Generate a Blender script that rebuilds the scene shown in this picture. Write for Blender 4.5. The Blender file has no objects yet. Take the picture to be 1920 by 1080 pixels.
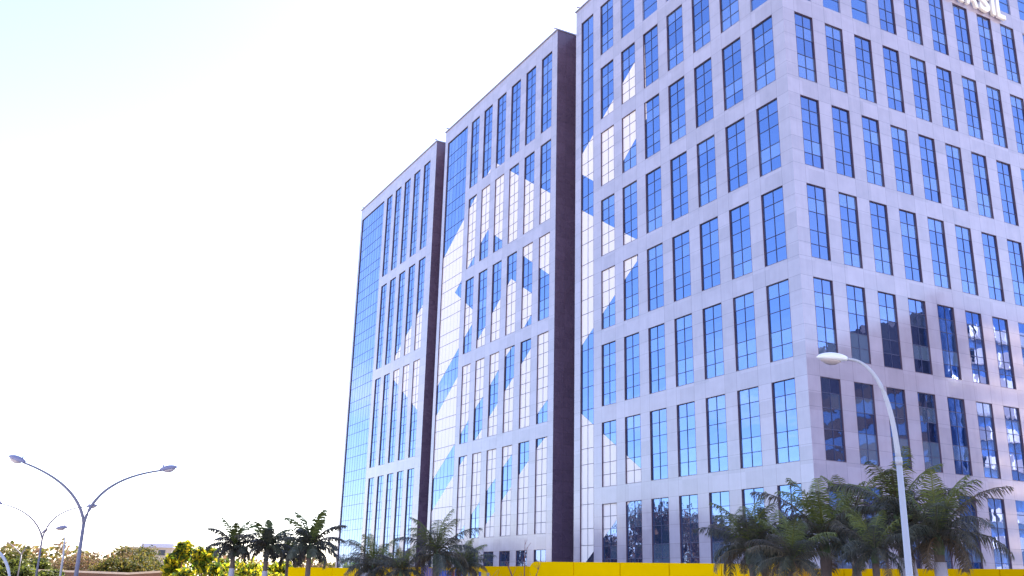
import bpy, bmesh, math, random
from mathutils import Vector, Matrix, geometry
random.seed(7)
R = math.radians
scene = bpy.context.scene

# ------------------------------------------------------------------ camera
F_PX = 1808.86; PITCH = R(17.0905); ROLL = R(-1.4367)
cam_d = bpy.data.cameras.new('camera'); cam = bpy.data.objects.new('camera', cam_d)
scene.collection.objects.link(cam); scene.camera = cam
cam_d.sensor_width = 36.0; cam_d.lens = F_PX / 1920 * 36
cam_d.clip_start = .1; cam_d.clip_end = 6000
cam.rotation_mode = 'QUATERNION'
cam.rotation_quaternion = (Matrix.Rotation(PITCH + math.pi/2, 3, 'X') @ Matrix.Rotation(-ROLL, 3, 'Z')).to_quaternion()
EYE = 1.6                                       # ground lies at z = -EYE

# ------------------------------------------------------------------ sky, sun, exposure
SUN_AZ = R(19.5); SUN_EL = R(40.0)
world = bpy.data.worlds.new('World'); scene.world = world; world.use_nodes = True
nt = world.node_tree; nt.nodes.clear()
def N(t, typ, **kw):
    n = t.nodes.new(typ)
    for k, v in kw.items(): setattr(n, k, v)
    return n
out = N(nt, 'ShaderNodeOutputWorld'); bg = N(nt, 'ShaderNodeBackground'); sky = N(nt, 'ShaderNodeTexSky')
sky.sky_type = 'NISHITA'; sky.sun_disc = False; sky.sun_elevation = SUN_EL; sky.sun_rotation = SUN_AZ
sky.air_density = 1.0; sky.dust_density = .5; sky.ozone_density = 1.6; sky.altitude = 1000
bg.inputs[1].default_value = .12
tc = N(nt, 'ShaderNodeTexCoord'); sep = N(nt, 'ShaderNodeSeparateXYZ'); nt.links.new(tc.outputs['Generated'], sep.inputs[0])
mp = N(nt, 'ShaderNodeMapping'); mp.inputs['Scale'].default_value = (2.2, 2.2, 7.0); nt.links.new(tc.outputs['Generated'], mp.inputs[0])
noi = N(nt, 'ShaderNodeTexNoise'); noi.inputs['Scale'].default_value = 2.1; noi.inputs['Detail'].default_value = 7; noi.inputs['Roughness'].default_value = .55
nt.links.new(mp.outputs[0], noi.inputs['Vector'])
cr = N(nt, 'ShaderNodeValToRGB'); cr.color_ramp.elements[0].position = .50; cr.color_ramp.elements[1].position = .68
nt.links.new(noi.outputs['Fac'], cr.inputs[0])
band = N(nt, 'ShaderNodeValToRGB')              # clouds keep low over the horizon
b_ = band.color_ramp; b_.elements[0].position = .0; b_.elements[0].color = (1, 1, 1, 1); b_.elements[1].position = .26; b_.elements[1].color = (0, 0, 0, 1)
e = b_.elements.new(.12); e.color = (.75, .75, .75, 1)
nt.links.new(sep.outputs['Z'], band.inputs[0])
mul = N(nt, 'ShaderNodeMath', operation='MULTIPLY'); nt.links.new(cr.outputs[0], mul.inputs[0]); nt.links.new(band.outputs[0], mul.inputs[1])
tint = N(nt, 'ShaderNodeMixRGB', blend_type='MULTIPLY'); tint.inputs[0].default_value = 1; tint.inputs[2].default_value = (1.10, .97, 1.0, 1)
nt.links.new(sky.outputs[0], tint.inputs[1])
cm = N(nt, 'ShaderNodeMixRGB'); cm.inputs[2].default_value = (6.5, 5.6, 6.4, 1)
nt.links.new(mul.outputs[0], cm.inputs[0]); nt.links.new(tint.outputs[0], cm.inputs[1])
nt.links.new(cm.outputs[0], bg.inputs[0]); nt.links.new(bg.outputs[0], out.inputs[0])

sd = bpy.data.lights.new('sun', 'SUN'); sd.energy = 5.0; sd.angle = R(.53); sd.color = (1.0, .93, .82)
sun = bpy.data.objects.new('sun', sd); scene.collection.objects.link(sun)
sdir = Vector((math.sin(SUN_AZ)*math.cos(SUN_EL), math.cos(SUN_AZ)*math.cos(SUN_EL), math.sin(SUN_EL)))
sun.rotation_euler = sdir.to_track_quat('Z', 'Y').to_euler(); sun.location = (60, 150, 150)
scene.view_settings.view_transform = 'Standard'; scene.view_settings.look = 'None'
scene.view_settings.gamma = 1; scene.view_settings.exposure = 1.98
scene.render.engine = 'CYCLES'; scene.cycles.max_bounces = 7; scene.cycles.transparent_max_bounces = 8
scene.cycles.caustics_reflective = False; scene.cycles.caustics_refractive = False

# ------------------------------------------------------------------ geometry of the place (eye = origin, z up)
A = Vector((-.46738, .88406, 0)); B = Vector((.88406, .46738, 0)); C0 = Vector((21.395, 67.994, 0))
def ray(X, Y):
    x = (X-960)/F_PX; y = (540-Y)/F_PX
    c, s = math.cos(ROLL), math.sin(ROLL); x, y = c*x+s*y, -s*x+c*y
    c, s = math.cos(PITCH), math.sin(PITCH)
    return Vector((x, c-y*s, s+y*c))
def at(X, Y, D):                                # point of the place seen at photo pixel X,Y at ground distance D
    r = ray(X, Y); return r * (D / math.hypot(r.x, r.y))
def ground_at(X, D):
    p = at(X, 1090, D); p.z = -EYE; return p

# ------------------------------------------------------------------ helpers
def tag(o, label=None, cat=None, group=None, kind=None):
    if label: o['label'] = label
    if cat: o['category'] = cat
    if group: o['group'] = group
    if kind: o['kind'] = kind
    return o
def empty(name, loc, rz=0, **k):
    o = bpy.data.objects.new(name, None); scene.collection.objects.link(o)
    o.location = loc; o.rotation_euler = (0, 0, rz); o.empty_display_size = .5
    return tag(o, **k)
def link(name, me, parent=None, loc=(0, 0, 0), rz=0):
    o = bpy.data.objects.new(name, me); scene.collection.objects.link(o)
    o.parent = parent; o.location = loc; o.rotation_euler = (0, 0, rz)
    return o
class MB:
    def __init__(s): s.v = []; s.f = []; s.m = []; s.uv = []; s.col = []
    def face(s, pts, m=0, uv=None, col=None):
        n = len(s.v); s.v += [tuple(p) for p in pts]; s.f.append(tuple(range(n, n+len(pts)))); s.m.append(m)
        s.uv.append(uv or [(0, 0)]*len(pts)); s.col.append(col or (1, 1, 1, 1))
    def box(s, x0, x1, y0, y1, z0, z1, m=0, skip=''):
        a = [(x0,y0,z0),(x1,y0,z0),(x1,y1,z0),(x0,y1,z0),(x0,y0,z1),(x1,y0,z1),(x1,y1,z1),(x0,y1,z1)]
        for k, q in dict(b=(3,2,1,0), t=(4,5,6,7), f=(0,1,5,4), r=(1,2,6,5), k=(2,3,7,6), l=(3,0,4,7)).items():
            if k not in skip: s.face([a[i] for i in q], m)
    def tube(s, pts, rad, n=8, m=0, col=None, cap=True):
        pts = [Vector(p) for p in pts]; rings = []
        if not hasattr(rad, '__len__'): rad = [rad]*len(pts)
        up = Vector((0, 0, 1))
        for i, p in enumerate(pts):
            t = (pts[min(i+1, len(pts)-1)] - pts[max(i-1, 0)]).normalized()
            s1 = t.cross(up if abs(t.z) < .95 else Vector((0, 1, 0))).normalized(); s2 = s1.cross(t)
            rings.append([p + (s1*math.cos(2*math.pi*k/n) + s2*math.sin(2*math.pi*k/n))*rad[i] for k in range(n)])
        b = len(s.v)
        for r_ in rings: s.v += [tuple(q) for q in r_]
        def add(f): s.f.append(f); s.m.append(m); s.uv.append([(0, 0)]*len(f)); s.col.append(col or (1, 1, 1, 1))
        for i in range(len(pts)-1):
            for k in range(n):
                k2 = (k+1) % n; add((b+i*n+k, b+i*n+k2, b+(i+1)*n+k2, b+(i+1)*n+k))
        if cap: add(tuple(b+k for k in reversed(range(n)))); add(tuple(b+(len(pts)-1)*n+k for k in range(n)))
    def mesh(s, name, mats, smooth=False, uv=False, col=False):
        me = bpy.data.meshes.new(name); me.from_pydata(s.v, [], s.f)
        for m_ in mats: me.materials.append(m_)
        me.polygons.foreach_set('material_index', s.m)
        if smooth: me.polygons.foreach_set('use_smooth', [True]*len(s.f))
        if uv:
            l = me.uv_layers.new(name='UVMap'); l.data.foreach_set('uv', [c for q in s.uv for p in q for c in p])
        if col:
            a = me.color_attributes.new('Col', 'FLOAT_COLOR', 'CORNER')
            a.data.foreach_set('color', [c for f, k in zip(s.f, s.col) for _ in f for c in k])
        me.update(); return me

# ------------------------------------------------------------------ materials
def mat(name): 
    m = bpy.data.materials.new(name); m.use_nodes = True; t = m.node_tree
    return m, t, t.nodes['Principled BSDF']
def simple(name, col, rough=.6, spec=.5, noise=.0, nscale=3.0, metal=0, coord='Object'):
    m, t, p = mat(name); p.inputs['Base Color'].default_value = (*col, 1); p.inputs['Roughness'].default_value = rough
    p.inputs['Specular IOR Level'].default_value = spec; p.inputs['Metallic'].default_value = metal
    if noise:
        c = N(t, 'ShaderNodeTexCoord'); n = N(t, 'ShaderNodeTexNoise'); n.inputs['Scale'].default_value = nscale; n.inputs['Detail'].default_value = 6
        t.links.new(c.outputs[coord], n.inputs['Vector'])
        mr = N(t, 'ShaderNodeMapRange'); mr.inputs[3].default_value = 1-noise; mr.inputs[4].default_value = 1+noise
        t.links.new(n.outputs['Fac'], mr.inputs[0])
        mx = N(t, 'ShaderNodeVectorMath', operation='SCALE'); mx.inputs[0].default_value = col; t.links.new(mr.outputs[0], mx.inputs['Scale'])
        t.links.new(mx.outputs[0], p.inputs['Base Color'])
    return m
def stone(name, col, pitch, pier, rough=.12, ior=1.95):
    """polished stone cladding: panel joints and panel-to-panel tone from UVs in metres"""
    m, t, p = mat(name); L = t.links.new
    uvn = N(t, 'ShaderNodeUVMap'); sp = N(t, 'ShaderNodeSeparateXYZ'); L(uvn.outputs[0], sp.inputs[0])
    def M_(op, a, b=None, c=None):
        n = N(t, 'ShaderNodeMath', operation=op)
        for i, q in enumerate((a, b, c)):
            if q is None: continue
            if hasattr(q, 'links'): L(q, n.inputs[i])
            else: n.inputs[i].default_value = q
        return n.outputs[0]
    def lines(src, period, offs, w):
        o = None
        for of in offs:
            r = M_('WRAP', M_('SUBTRACT', src, of), period/2, -period/2)
            l = M_('LESS_THAN', M_('ABSOLUTE', r), w)
            o = l if o is None else M_('MAXIMUM', o, l)
        return o
    jx = lines(sp.outputs[0], pitch, (0, pier), .012); jz = lines(sp.outputs[1], 3.8, (0, 1.53, 2.66), .010)
    j = M_('MAXIMUM', jx, jz)
    cx = M_('FLOOR', M_('DIVIDE', sp.outputs[0], pitch/2)); cz = M_('FLOOR', M_('DIVIDE', sp.outputs[1], 1.2667))
    cb = N(t, 'ShaderNodeCombineXYZ'); L(cx, cb.inputs[0]); L(cz, cb.inputs[1])
    wn = N(t, 'ShaderNodeTexWhiteNoise'); L(cb.outputs[0], wn.inputs['Vector'])
    c = N(t, 'ShaderNodeTexCoord'); n1 = N(t, 'ShaderNodeTexNoise'); n1.inputs['Scale'].default_value = .9; n1.inputs['Detail'].default_value = 8; L(c.outputs['Object'], n1.inputs['Vector'])
    mp2 = N(t, 'ShaderNodeMapping'); mp2.inputs['Scale'].default_value = (3.0, 3.0, .10); L(c.outputs['Object'], mp2.inputs[0])
    n2 = N(t, 'ShaderNodeTexNoise'); n2.inputs['Scale'].default_value = 1.2; n2.inputs['Detail'].default_value = 5; L(mp2.outputs[0], n2.inputs['Vector'])
    v = M_('ADD', M_('MULTIPLY', wn.outputs['Value'], .17), M_('MULTIPLY', n1.outputs['Fac'], .30))
    v = M_('ADD', v, M_('MULTIPLY', n2.outputs['Fac'], .16)); v = M_('ADD', v, .69); v = M_('MULTIPLY', v, M_('SUBTRACT', 1, M_('MULTIPLY', j, .5)))
    sc = N(t, 'ShaderNodeVectorMath', operation='SCALE'); sc.inputs[0].default_value = col; L(v, sc.inputs['Scale'])
    L(sc.outputs[0], p.inputs['Base Color']); p.inputs['IOR'].default_value = ior
    rr = N(t, 'ShaderNodeMapRange'); rr.inputs[3].default_value = rough*.6; rr.inputs[4].default_value = rough*1.6; L(n1.outputs['Fac'], rr.inputs[0]); L(rr.outputs[0], p.inputs['Roughness'])
    return m
def glassm(name, tintc, base, fac, wob=.0):
    """coated facade glass seen from outside: dark room colour under a tinted mirror; Col = how pale the blind behind is"""
    m, t, p = mat(name); L = t.links.new; t.nodes.remove(p); o = t.nodes['Material Output']
    at_ = N(t, 'ShaderNodeAttribute'); at_.attribute_name = 'Col'
    d = N(t, 'ShaderNodeBsdfDiffuse'); g = N(t, 'ShaderNodeBsdfGlossy'); g.inputs['Roughness'].default_value = .015
    g.inputs['Color'].default_value = (*tintc, 1)
    mx = N(t, 'ShaderNodeMixRGB'); mx.inputs[1].default_value = (*base, 1); mx.inputs[2].default_value = (.30, .42, .66, 1)
    oi = N(t, 'ShaderNodeObjectInfo')
    L(at_.outputs['Fac'], mx.inputs[0]); L(mx.outputs[0], d.inputs[0])
    lw = N(t, 'ShaderNodeFresnel'); lw.inputs[0].default_value = 1.6
    mr = N(t, 'ShaderNodeMapRange'); mr.inputs[3].default_value = fac; mr.inputs[4].default_value = 1.0; L(lw.outputs[0], mr.inputs[0])
    tm = N(t, 'ShaderNodeMixRGB'); tm.inputs[1].default_value = (*tintc, 1); tm.inputs[2].default_value = (1, 1, 1, 1); L(lw.outputs[0], tm.inputs[0]); L(tm.outputs[0], g.inputs['Color'])
    c = N(t, 'ShaderNodeTexCoord'); n1 = N(t, 'ShaderNodeTexNoise'); n1.inputs['Scale'].default_value = .8; n1.inputs['Detail'].default_value = 1.5; L(c.outputs['Object'], n1.inputs['Vector'])
    bp = N(t, 'ShaderNodeBump'); bp.inputs['Strength'].default_value = 1; bp.inputs['Distance'].default_value = wob; L(n1.outputs['Fac'], bp.inputs['Height'])
    L(bp.outputs[0], g.inputs['Normal'])
    ms = N(t, 'ShaderNodeMixShader'); L(mr.outputs[0], ms.inputs[0]); L(d.outputs[0], ms.inputs[1]); L(g.outputs[0], ms.inputs[2]); L(ms.outputs[0], o.inputs[0])
    return m
def leafm(name, col, trans=.4, var=.35, rough=.55, spec=.3):
    m, t, p = mat(name); L = t.links.new; o = t.nodes['Material Output']
    at_ = N(t, 'ShaderNodeAttribute'); at_.attribute_name = 'Col'
    mx = N(t, 'ShaderNodeMixRGB', blend_type='MULTIPLY'); mx.inputs[0].default_value = 1; mx.inputs[1].default_value = (*col, 1); L(at_.outputs['Color'], mx.inputs[2])
    L(mx.outputs[0], p.inputs['Base Color']); p.inputs['Roughness'].default_value = rough; p.inputs['Specular IOR Level'].default_value = spec
    tr = N(t, 'ShaderNodeBsdfTranslucent'); L(mx.outputs[0], tr.inputs[0])
    ms = N(t, 'ShaderNodeMixShader'); ms.inputs[0].default_value = trans; L(p.outputs[0], ms.inputs[1]); L(tr.outputs[0], ms.inputs[2]); L(ms.outputs[0], o.inputs[0])
    return m
STONE_COL = (.40, .38, .50)
M_STONE_L = stone('polished_stone_left', STONE_COL, 3.8455, 1.41)
M_STONE_R = stone('polished_stone_right', (.41, .36, .47), 3.3885, 1.38, ior=2.3)
M_DARK = stone('dark_stone', (.125, .085, .14), 2.5, 1.25, rough=.25, ior=1.5)
M_GLASS = glassm('blue_glass', (.20, .36, .74), (.025, .06, .17), .66, .010)
M_GLASS_R = glassm('blue_glass_right', (.24, .36, .72), (.025, .045, .13), .68, .011)
M_FRAME = simple('dark_aluminium', (.12, .075, .115), .45, .4)
M_MULL = simple('bronze_mullion', (.07, .075, .16), .5, .3)
M_FILM = simple('white_film', (.86, .80, .84), .22, .5, .03, .4)
M_CAP = simple('parapet_metal', (.25, .25, .33), .4)
M_ROOF = simple('roof_gravel', (.3, .29, .28), .9)
M_SIGN = simple('white_sign_metal', (.92, .88, .86), .35, .5)

# ------------------------------------------------------------------ ground
def sheet(name, pts, z, m, label, cat=None):
    b = MB(); b.face([(x, y, z) for x, y in pts]); return tag(link(name, b.mesh(name, [m])), kind='structure')
M_GRASS = simple('dry_grass', (.33, .27, .19), .95, .1, .35, .6)
M_ASPH = simple('asphalt', (.05, .05, .052), .9, .3, .2, 2)
M_PAVE = simple('concrete_paving', (.56, .52, .49), .85, .3, .12, 1.2)  # unseen paving, added pale to bounce light onto the facades
M_PAINT = simple('road_paint', (.75, .74, .70), .7)
def box_struct(name, x0, x1, y0, y1, z0, z1, m):
    b = MB(); b.box(x0, x1, y0, y1, z0, z1); return tag(link(name, b.mesh(name, [m])), kind='structure')
sheet('ground', [(-3000, -1500), (3000, -1500), (3000, 4500), (-3000, 4500)], -EYE-.15, M_GRASS, '')
sheet('road', [(-400, 6), (400, 6), (400, 20), (-400, 20)], -EYE-.146, M_ASPH, '')
for y0 in (6.3, 19.5):
    sheet('road_line', [(-400, y0), (400, y0), (400, y0+.15), (-400, y0+.15)], -EYE-.142, M_PAINT, '')
box_struct('pavement', -400, 400, 20.2, 28, -EYE-.15, -EYE, M_PAVE)
box_struct('kerb', -400, 400, 20.0, 20.2, -EYE-.15, -EYE+.003, M_PAVE)
box_struct('pavement', -60, 400, 28, 66, -EYE-.15, -EYE-.01, M_PAVE)
box_struct('pavement', -400, 400, -6, 5.8, -EYE-.15, -EYE, M_PAVE)

# ------------------------------------------------------------------ the office blocks
GZ = -EYE - .14; ROOF = 62.6; GD = .135                # ground, roof, how deep the glass sits
ANG = math.atan2(-A.y, -A.x)
HV, SP = 1.13, 1.53
def zlines(n):                                        # horizontal glazing bars of an n-storey window, from its bottom
    z = 0; o = [0]
    for k in range(n):
        z += HV; o.append(z); z += HV; o.append(z)
        if k < n-1: z += SP; o.append(z)
    return o
pane_cache = {}
def pane_mesh(w, zs, xs, key, gm, warm=.35):
    """panes as separate faces, each a hair out of true, some with pale blinds behind"""
    if key in pane_cache: return pane_cache[key]
    b = MB(); rs = random.Random(str(key)); nrow = len(zs)-1
    lowpale = rs.random() < .6
    for j in range(nrow):
        z0, z1 = zs[j], zs[j+1]; spand = (z1-z0) > 1.4
        rowpale = rs.random()*.28 if spand else ((.45+.4*rs.random()) if (lowpale and j < 2 and rs.random() < .8) else (rs.random()*.9 if rs.random() < .30 else .08*rs.random()))
        for i in range(len(xs)-1):
            a = [rs.uniform(0, .0035) for _ in range(3)]; d = [a[0], a[1], a[2], a[0]+a[2]-a[1]]
            pale = min(1, max(0, rowpale + rs.uniform(-.12, .14) + (.35 if rs.random() < .06 else 0)))
            b.face([(xs[i], d[0], z0), (xs[i+1], d[1], z0), (xs[i+1], d[2], z1), (xs[i], d[3], z1)], 0, col=(pale, pale, pale, 1))
    me = b.mesh('window_panes', [gm], col=True); pane_cache[key] = me; return me
def frame_mesh(w, h, zs, xs, key, vm=.015):
    if key in pane_cache: return pane_cache[key]
    b = MB(); t = .05
    # lining of the reveal, thin dark metal, running from just proud of the stone back to the glass
    t = .035
    for (x0, x1, z0, z1) in ((0, t, 0, h), (w-t, w, 0, h), (t, w-t, h-t, h), (t, w-t, 0, t)):
        b.box(x0+.003, x1-.003, -GD-.004, .03, z0+.003, z1-.003)
    for z in zs[1:-1]: b.box(t, w-t, -.035, .02, z-.021, z+.021, 1)
    for x in xs[1:-1]: b.box(x-vm, x+vm, -.040 if vm > .01 else -.015, .02, t, h-t, 1)
    me = b.mesh('window_frame', [M_FRAME, M_MULL]); pane_cache[key] = me; return me
def clip(poly, x0, x1, z0, z1):
    for ax, lim, sg in ((0, x0, 1), (0, x1, -1), (1, z0, 1), (1, z1, -1)):
        o = []
        for i in range(len(poly)):
            p, q = poly[i-1], poly[i]; ip = (p[ax]-lim)*sg >= 0; iq = (q[ax]-lim)*sg >= 0
            if ip != iq:
                s = (lim-p[ax])/(q[ax]-p[ax]); r_ = [p[0]+s*(q[0]-p[0]), p[1]+s*(q[1]-p[1])]; r_[ax] = lim; o.append(tuple(r_))
            if iq: o.append(q)
        poly = o
        if len(poly) < 3: return []
    return poly
def film_mesh(films, u_left, w, z0, h):
    """white film stuck on the panes; window-local x = u_left - u"""
    b = MB(); got = False
    for poly in films:
        tris = geometry.tessellate_polygon([[Vector((u, z, 0)) for u, z in poly]])
        for tr in tris:
            q = [(u_left - poly[i][0], poly[i][1] - z0) for i in tr]
            q = clip(q, .05, w-.05, .05, h-.05)
            if len(q) >= 3:
                ar = sum(q[i-1][0]*q[i][1]-q[i][0]*q[i-1][1] for i in range(len(q)))/2
                if abs(ar) < 1e-4: continue
                if ar < 0: q = q[::-1]
                b.face([(x, -.008, z) for x, z in q]); got = True
    return b.mesh('window_film', [M_FILM]) if got else None

def wall_faces(b, xs, zs, void, T, place, uoff, voff, m=0, md=1):
    """front faces of a slab with openings; reveals go inward; place(x, y, z) -> local point"""
    nx, nz = len(xs)-1, len(zs)-1
    for i in range(nx):
        for j in range(nz):
            if void(i, j):
                for (di, dj, pts) in ((-1, 0, [(xs[i],0,zs[j]),(xs[i],T,zs[j]),(xs[i],T,zs[j+1]),(xs[i],0,zs[j+1])]),
                                      (1, 0, [(xs[i+1],T,zs[j]),(xs[i+1],0,zs[j]),(xs[i+1],0,zs[j+1]),(xs[i+1],T,zs[j+1])]),
                                      (0, -1, [(xs[i],0,zs[j]),(xs[i+1],0,zs[j]),(xs[i+1],T,zs[j]),(xs[i],T,zs[j])]),
                                      (0, 1, [(xs[i],T,zs[j+1]),(xs[i+1],T,zs[j+1]),(xs[i+1],0,zs[j+1]),(xs[i],0,zs[j+1])])):
                    a_, c_ = i+di, j+dj
                    if 0 <= a_ < nx and 0 <= c_ < nz and not void(a_, c_):
                        b.face([place(*p) for p in pts], m, uv=[(p[0]+uoff+.3, p[2]+voff+.3) for p in pts])
            else:
                pts = [(xs[i],0,zs[j]),(xs[i+1],0,zs[j]),(xs[i+1],0,zs[j+1]),(xs[i],0,zs[j+1])]
                b.face([place(*p) for p in pts], m, uv=[(p[0]+uoff, p[2]+voff) for p in pts])

def visible_area(p0, w, h, xdir):
    q = []
    Rm = cam.rotation_quaternion.to_matrix()
    for dx, dz in ((0, 0), (w, 0), (w, h), (0, h)):
        p = Rm.transposed() @ (p0 + xdir*dx + Vector((0, 0, dz)))
        q.append((960+F_PX*p.x/-p.z, F_PX*-p.y/-p.z+540))
    q = clip([tuple(k) for k in q], 0, 1920, 0, 1080)
    return abs(sum(q[i-1][0]*q[i][1]-q[i][0]*q[i-1][1] for i in range(len(q))))/2 if q else 0

def block(label, u_near, u_far, cols, strip, strip_n, win_w, nst, ztop, rows, films, first_col_u, right=None):
    """one block; local x runs right along the left-hand facade, y inward, origin at its near corner on the ground"""
    org = C0 + A*u_near; org.z = 0
    root = empty('office_building', org, ANG, label=label, cat='building', group='blocks of the glass and stone office building')
    W = u_far - u_near; lx = lambda u: -(u-u_near)
    # ---- openings of the left-hand facade
    wins = []                                        # (x0, w, z0, h, nstorey)
    h = zlines(nst)[-1]
    for c in range(cols):
        u_r = first_col_u + c*3.8455; x1 = lx(u_r); x0 = x1 - win_w
        for r_ in range(rows):
            zt = ztop - r_*3.8*nst; z0 = zt - h
            if z0 < GZ+.5: z0 = GZ + .6
            if zt-z0 > .8: wins.append((x0, win_w, z0, zt-z0, zt))
    u0s, u1s = strip
    sx0, sx1 = lx(u1s), lx(u0s); sz0, sz1 = GZ+.6, 60.57
    xs = sorted({-W, 0, sx0, sx1} | {w_[0] for w_ in wins} | {w_[0]+w_[1] for w_ in wins})
    zs = sorted({GZ, ROOF, sz0, sz1} | {round(w_[2], 4) for w_ in wins} | {round(w_[2]+w_[3], 4) for w_ in wins})
    def void(i, j):
        xm = (xs[i]+xs[i+1])/2; zm = (zs[j]+zs[j+1])/2
        if sx0 < xm < sx1 and sz0 < zm < sz1: return True
        return any(a[0] < xm < a[0]+a[1] and a[2] < zm < a[2]+a[3] for a in wins)
    b = MB(); uo = -(wins[0][0]+win_w); vo = -ztop
    wall_faces(b, xs, zs, void, .34, lambda x, y, z: (x, y, z), uo, vo)
    DEP = 36.4; T = .34
    rw = []
    if right:                                        # openings of the right-hand facade (local y axis)
        for c in range(right['cols']):
            for r_ in range(right['rows']):
                zt = right['ztop'] - r_*7.6; z0 = zt-6.05
                if z0 < GZ+.5: z0 = GZ+.6
                if zt-z0 > .8: rw.append((right['u']+c*right['p'], right['w'], z0, zt-z0, zt))
        ys = sorted({0, DEP} | {k[0] for k in rw} | {k[0]+k[1] for k in rw}); zr = sorted({GZ, ROOF} | {round(k[2], 4) for k in rw} | {round(k[2]+k[3], 4) for k in rw})
        def voidr(i, j):
            ym = (ys[i]+ys[i+1])/2; zm = (zr[j]+zr[j+1])/2
            return any(k[0] < ym < k[0]+k[1] and k[2] < zm < k[2]+k[3] for k in rw)
        wall_faces(b, ys, zr, voidr, T, lambda x, y, z: (-y, x, z), -(right['u']+right['w']), -right['ztop'], m=2)
    b.face([(0, DEP, GZ), (-W, DEP, GZ), (-W, DEP, ROOF), (0, DEP, ROOF)], 0, uv=[(0,GZ),(W,GZ),(W,ROOF),(0,ROOF)])
    if not right:
        b.face([(0, 2.6, GZ), (0, DEP, GZ), (0, DEP, ROOF), (0, 2.6, ROOF)], 1, uv=[(0,GZ),(DEP,GZ),(DEP,ROOF),(0,ROOF)])
    b.face([(-W, DEP, GZ), (-W, 0, GZ), (-W, 0, ROOF), (-W, DEP, ROOF)], 0, uv=[(0,GZ),(DEP,GZ),(DEP,ROOF),(0,ROOF)])
    link('wall', b.mesh('wall', [M_STONE_L, M_DARK, M_STONE_R], uv=True), root)
    # parapet cap and roof
    b = MB(); k = .12
    b.box(-W-k, k, -k, .45, ROOF+.002, ROOF+.16); b.box(-W-k, k, DEP-.45, DEP+k, ROOF+.002, ROOF+.16)
    b.box(-W-k, -W+.45, .45, DEP-.45, ROOF+.002, ROOF+.16); b.box(-.45, k, .45, DEP-.45, ROOF+.002, ROOF+.16)
    link('parapet_cap', b.mesh('parapet_cap', [M_CAP]), root)
    b = MB(); b.box(-W+.4, -.4, .4, DEP-.4, ROOF-1.3, ROOF-1.0); link('roof', b.mesh('roof', [M_ROOF]), root)
    for xx in (-W+.3, -.6):
        b = MB(); b.tube([(xx, .2, ROOF+.162), (xx, .2, ROOF+.75)], .03, 6); b.tube([(xx, .2, ROOF+.62), (xx-.2, 0, ROOF+.7)], [.06, .09], 8); link('roof_rod', b.mesh('roof_rod', [M_FRAME]), root)  # small dark rod with a short arm, gives no light
    # core behind the glass so that nothing shows through
    b = MB(); b.box(-W+.4, -.4, .36, DEP-.4, GZ, ROOF-1.4); link('interior', b.mesh('interior', [M_FRAME]), root)
    if not right:                                    # dark return wall in the recess beside this block
        b = MB(); b.box(-.2, 0.004, .345, 2.62, GZ, ROOF-.002); b.face([(.004,.0,GZ),(.004,.345,GZ),(.004,.345,ROOF-.002),(.004,0,ROOF-.002)])
        for f in range(len(b.uv)): b.uv[f] = [(b.v[i][1], b.v[i][2]) for i in b.f[f]]
        link('recess_wall', b.mesh('recess_wall', [M_DARK], uv=True), root)
        b = MB(); b.box(.006, 3.9, 2.5, 3.4, GZ, ROOF-.1)
        for f in range(len(b.uv)): b.uv[f] = [(b.v[i][0], b.v[i][2]) for i in b.f[f]]
        link('linking_wall', b.mesh('linking_wall', [M_DARK], uv=True), root)
        b = MB(); b.box(.006, 3.9, 2.42, 3.45, ROOF-.098, ROOF+.05); link('parapet_cap', b.mesh('linking_cap', [M_CAP]), root)
        for z in (49.2, 44.6, 39.0):
            b = MB(); b.tube([(1.6, 2.5, z), (1.6, 2.38, z), (1.6, 2.34, z)], [.16, .16, .08], 10)
            link('wall_light', b.mesh('wall_light', [M_CAP]), root)
    # ---- windows
    allw = []
    xdirL = -A; xdirR = B
    for (x0, w, z0, hh, zt) in wins:
        p0 = org + (-A)*x0; p0.z = z0
        allw.append((visible_area(p0, w, hh, xdirL), 'L', x0, w, z0, hh, zt))
    for (y0, w, z0, hh, zt) in rw:
        p0 = org + B*y0; p0.z = z0
        allw.append((visible_area(p0, w, hh, xdirR), 'R', y0, w, z0, hh, zt))
    allw.sort(key=lambda k: -k[0])
    rest = MB()
    for n_, (ar, side, x0, w, z0, hh, zt) in enumerate(allw):
        st = nst if side == 'L' else 2
        zl = [z for z in zlines(st)]
        full = zl[-1]; zl = [z-(full-hh) for z in zl if z-(full-hh) > .15]; zl = [0]+[z for z in zl if z > .2]
        zl[-1] = hh
        xl = [0, w/2, w]; gm = M_GLASS if side == 'L' else M_GLASS_R
        var = random.randrange(9)
        if n_ < 100 and ar > 2:
            wo = link('window', pane_mesh(w, zl, xl, ('p', side, st, round(w, 3), round(hh, 2), var), gm), root,
                      (x0, GD, z0) if side == 'L' else (-GD, x0, z0), 0 if side == 'L' else math.pi/2)
            link('frame', frame_mesh(w, hh, zl, xl, ('f', side, st, round(w, 3), round(hh, 2))), wo)
            if side == 'L' and films:
                fm = film_mesh(films, u_near - x0, w, z0, hh)
                if fm: link('film', fm, wo)
        else:
            pl = (lambda x, y, z: (x0+x, GD+y, z0+z)) if side == 'L' else (lambda x, y, z: (-GD-y, x0+x, z0+z))
            rest.face([pl(0, 0, 0), pl(w, 0, 0), pl(w, 0, hh), pl(0, 0, hh)], 0, col=(.2, .2, .2, 1))
            for z in zl[1:-1]: rest.face([pl(0, -.03, z-.03), pl(w, -.03, z-.03), pl(w, -.03, z+.03), pl(0, -.03, z+.03)], 1)
    if rest.f: tag(link('window', rest.mesh('other_windows', [M_GLASS, M_MULL], col=True), root), kind='stuff')
    # ---- the full-height glazed strip at the far end
    w = sx1-sx0; hh = sz1-sz0; zl = []; z = hh; kf = 0
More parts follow.
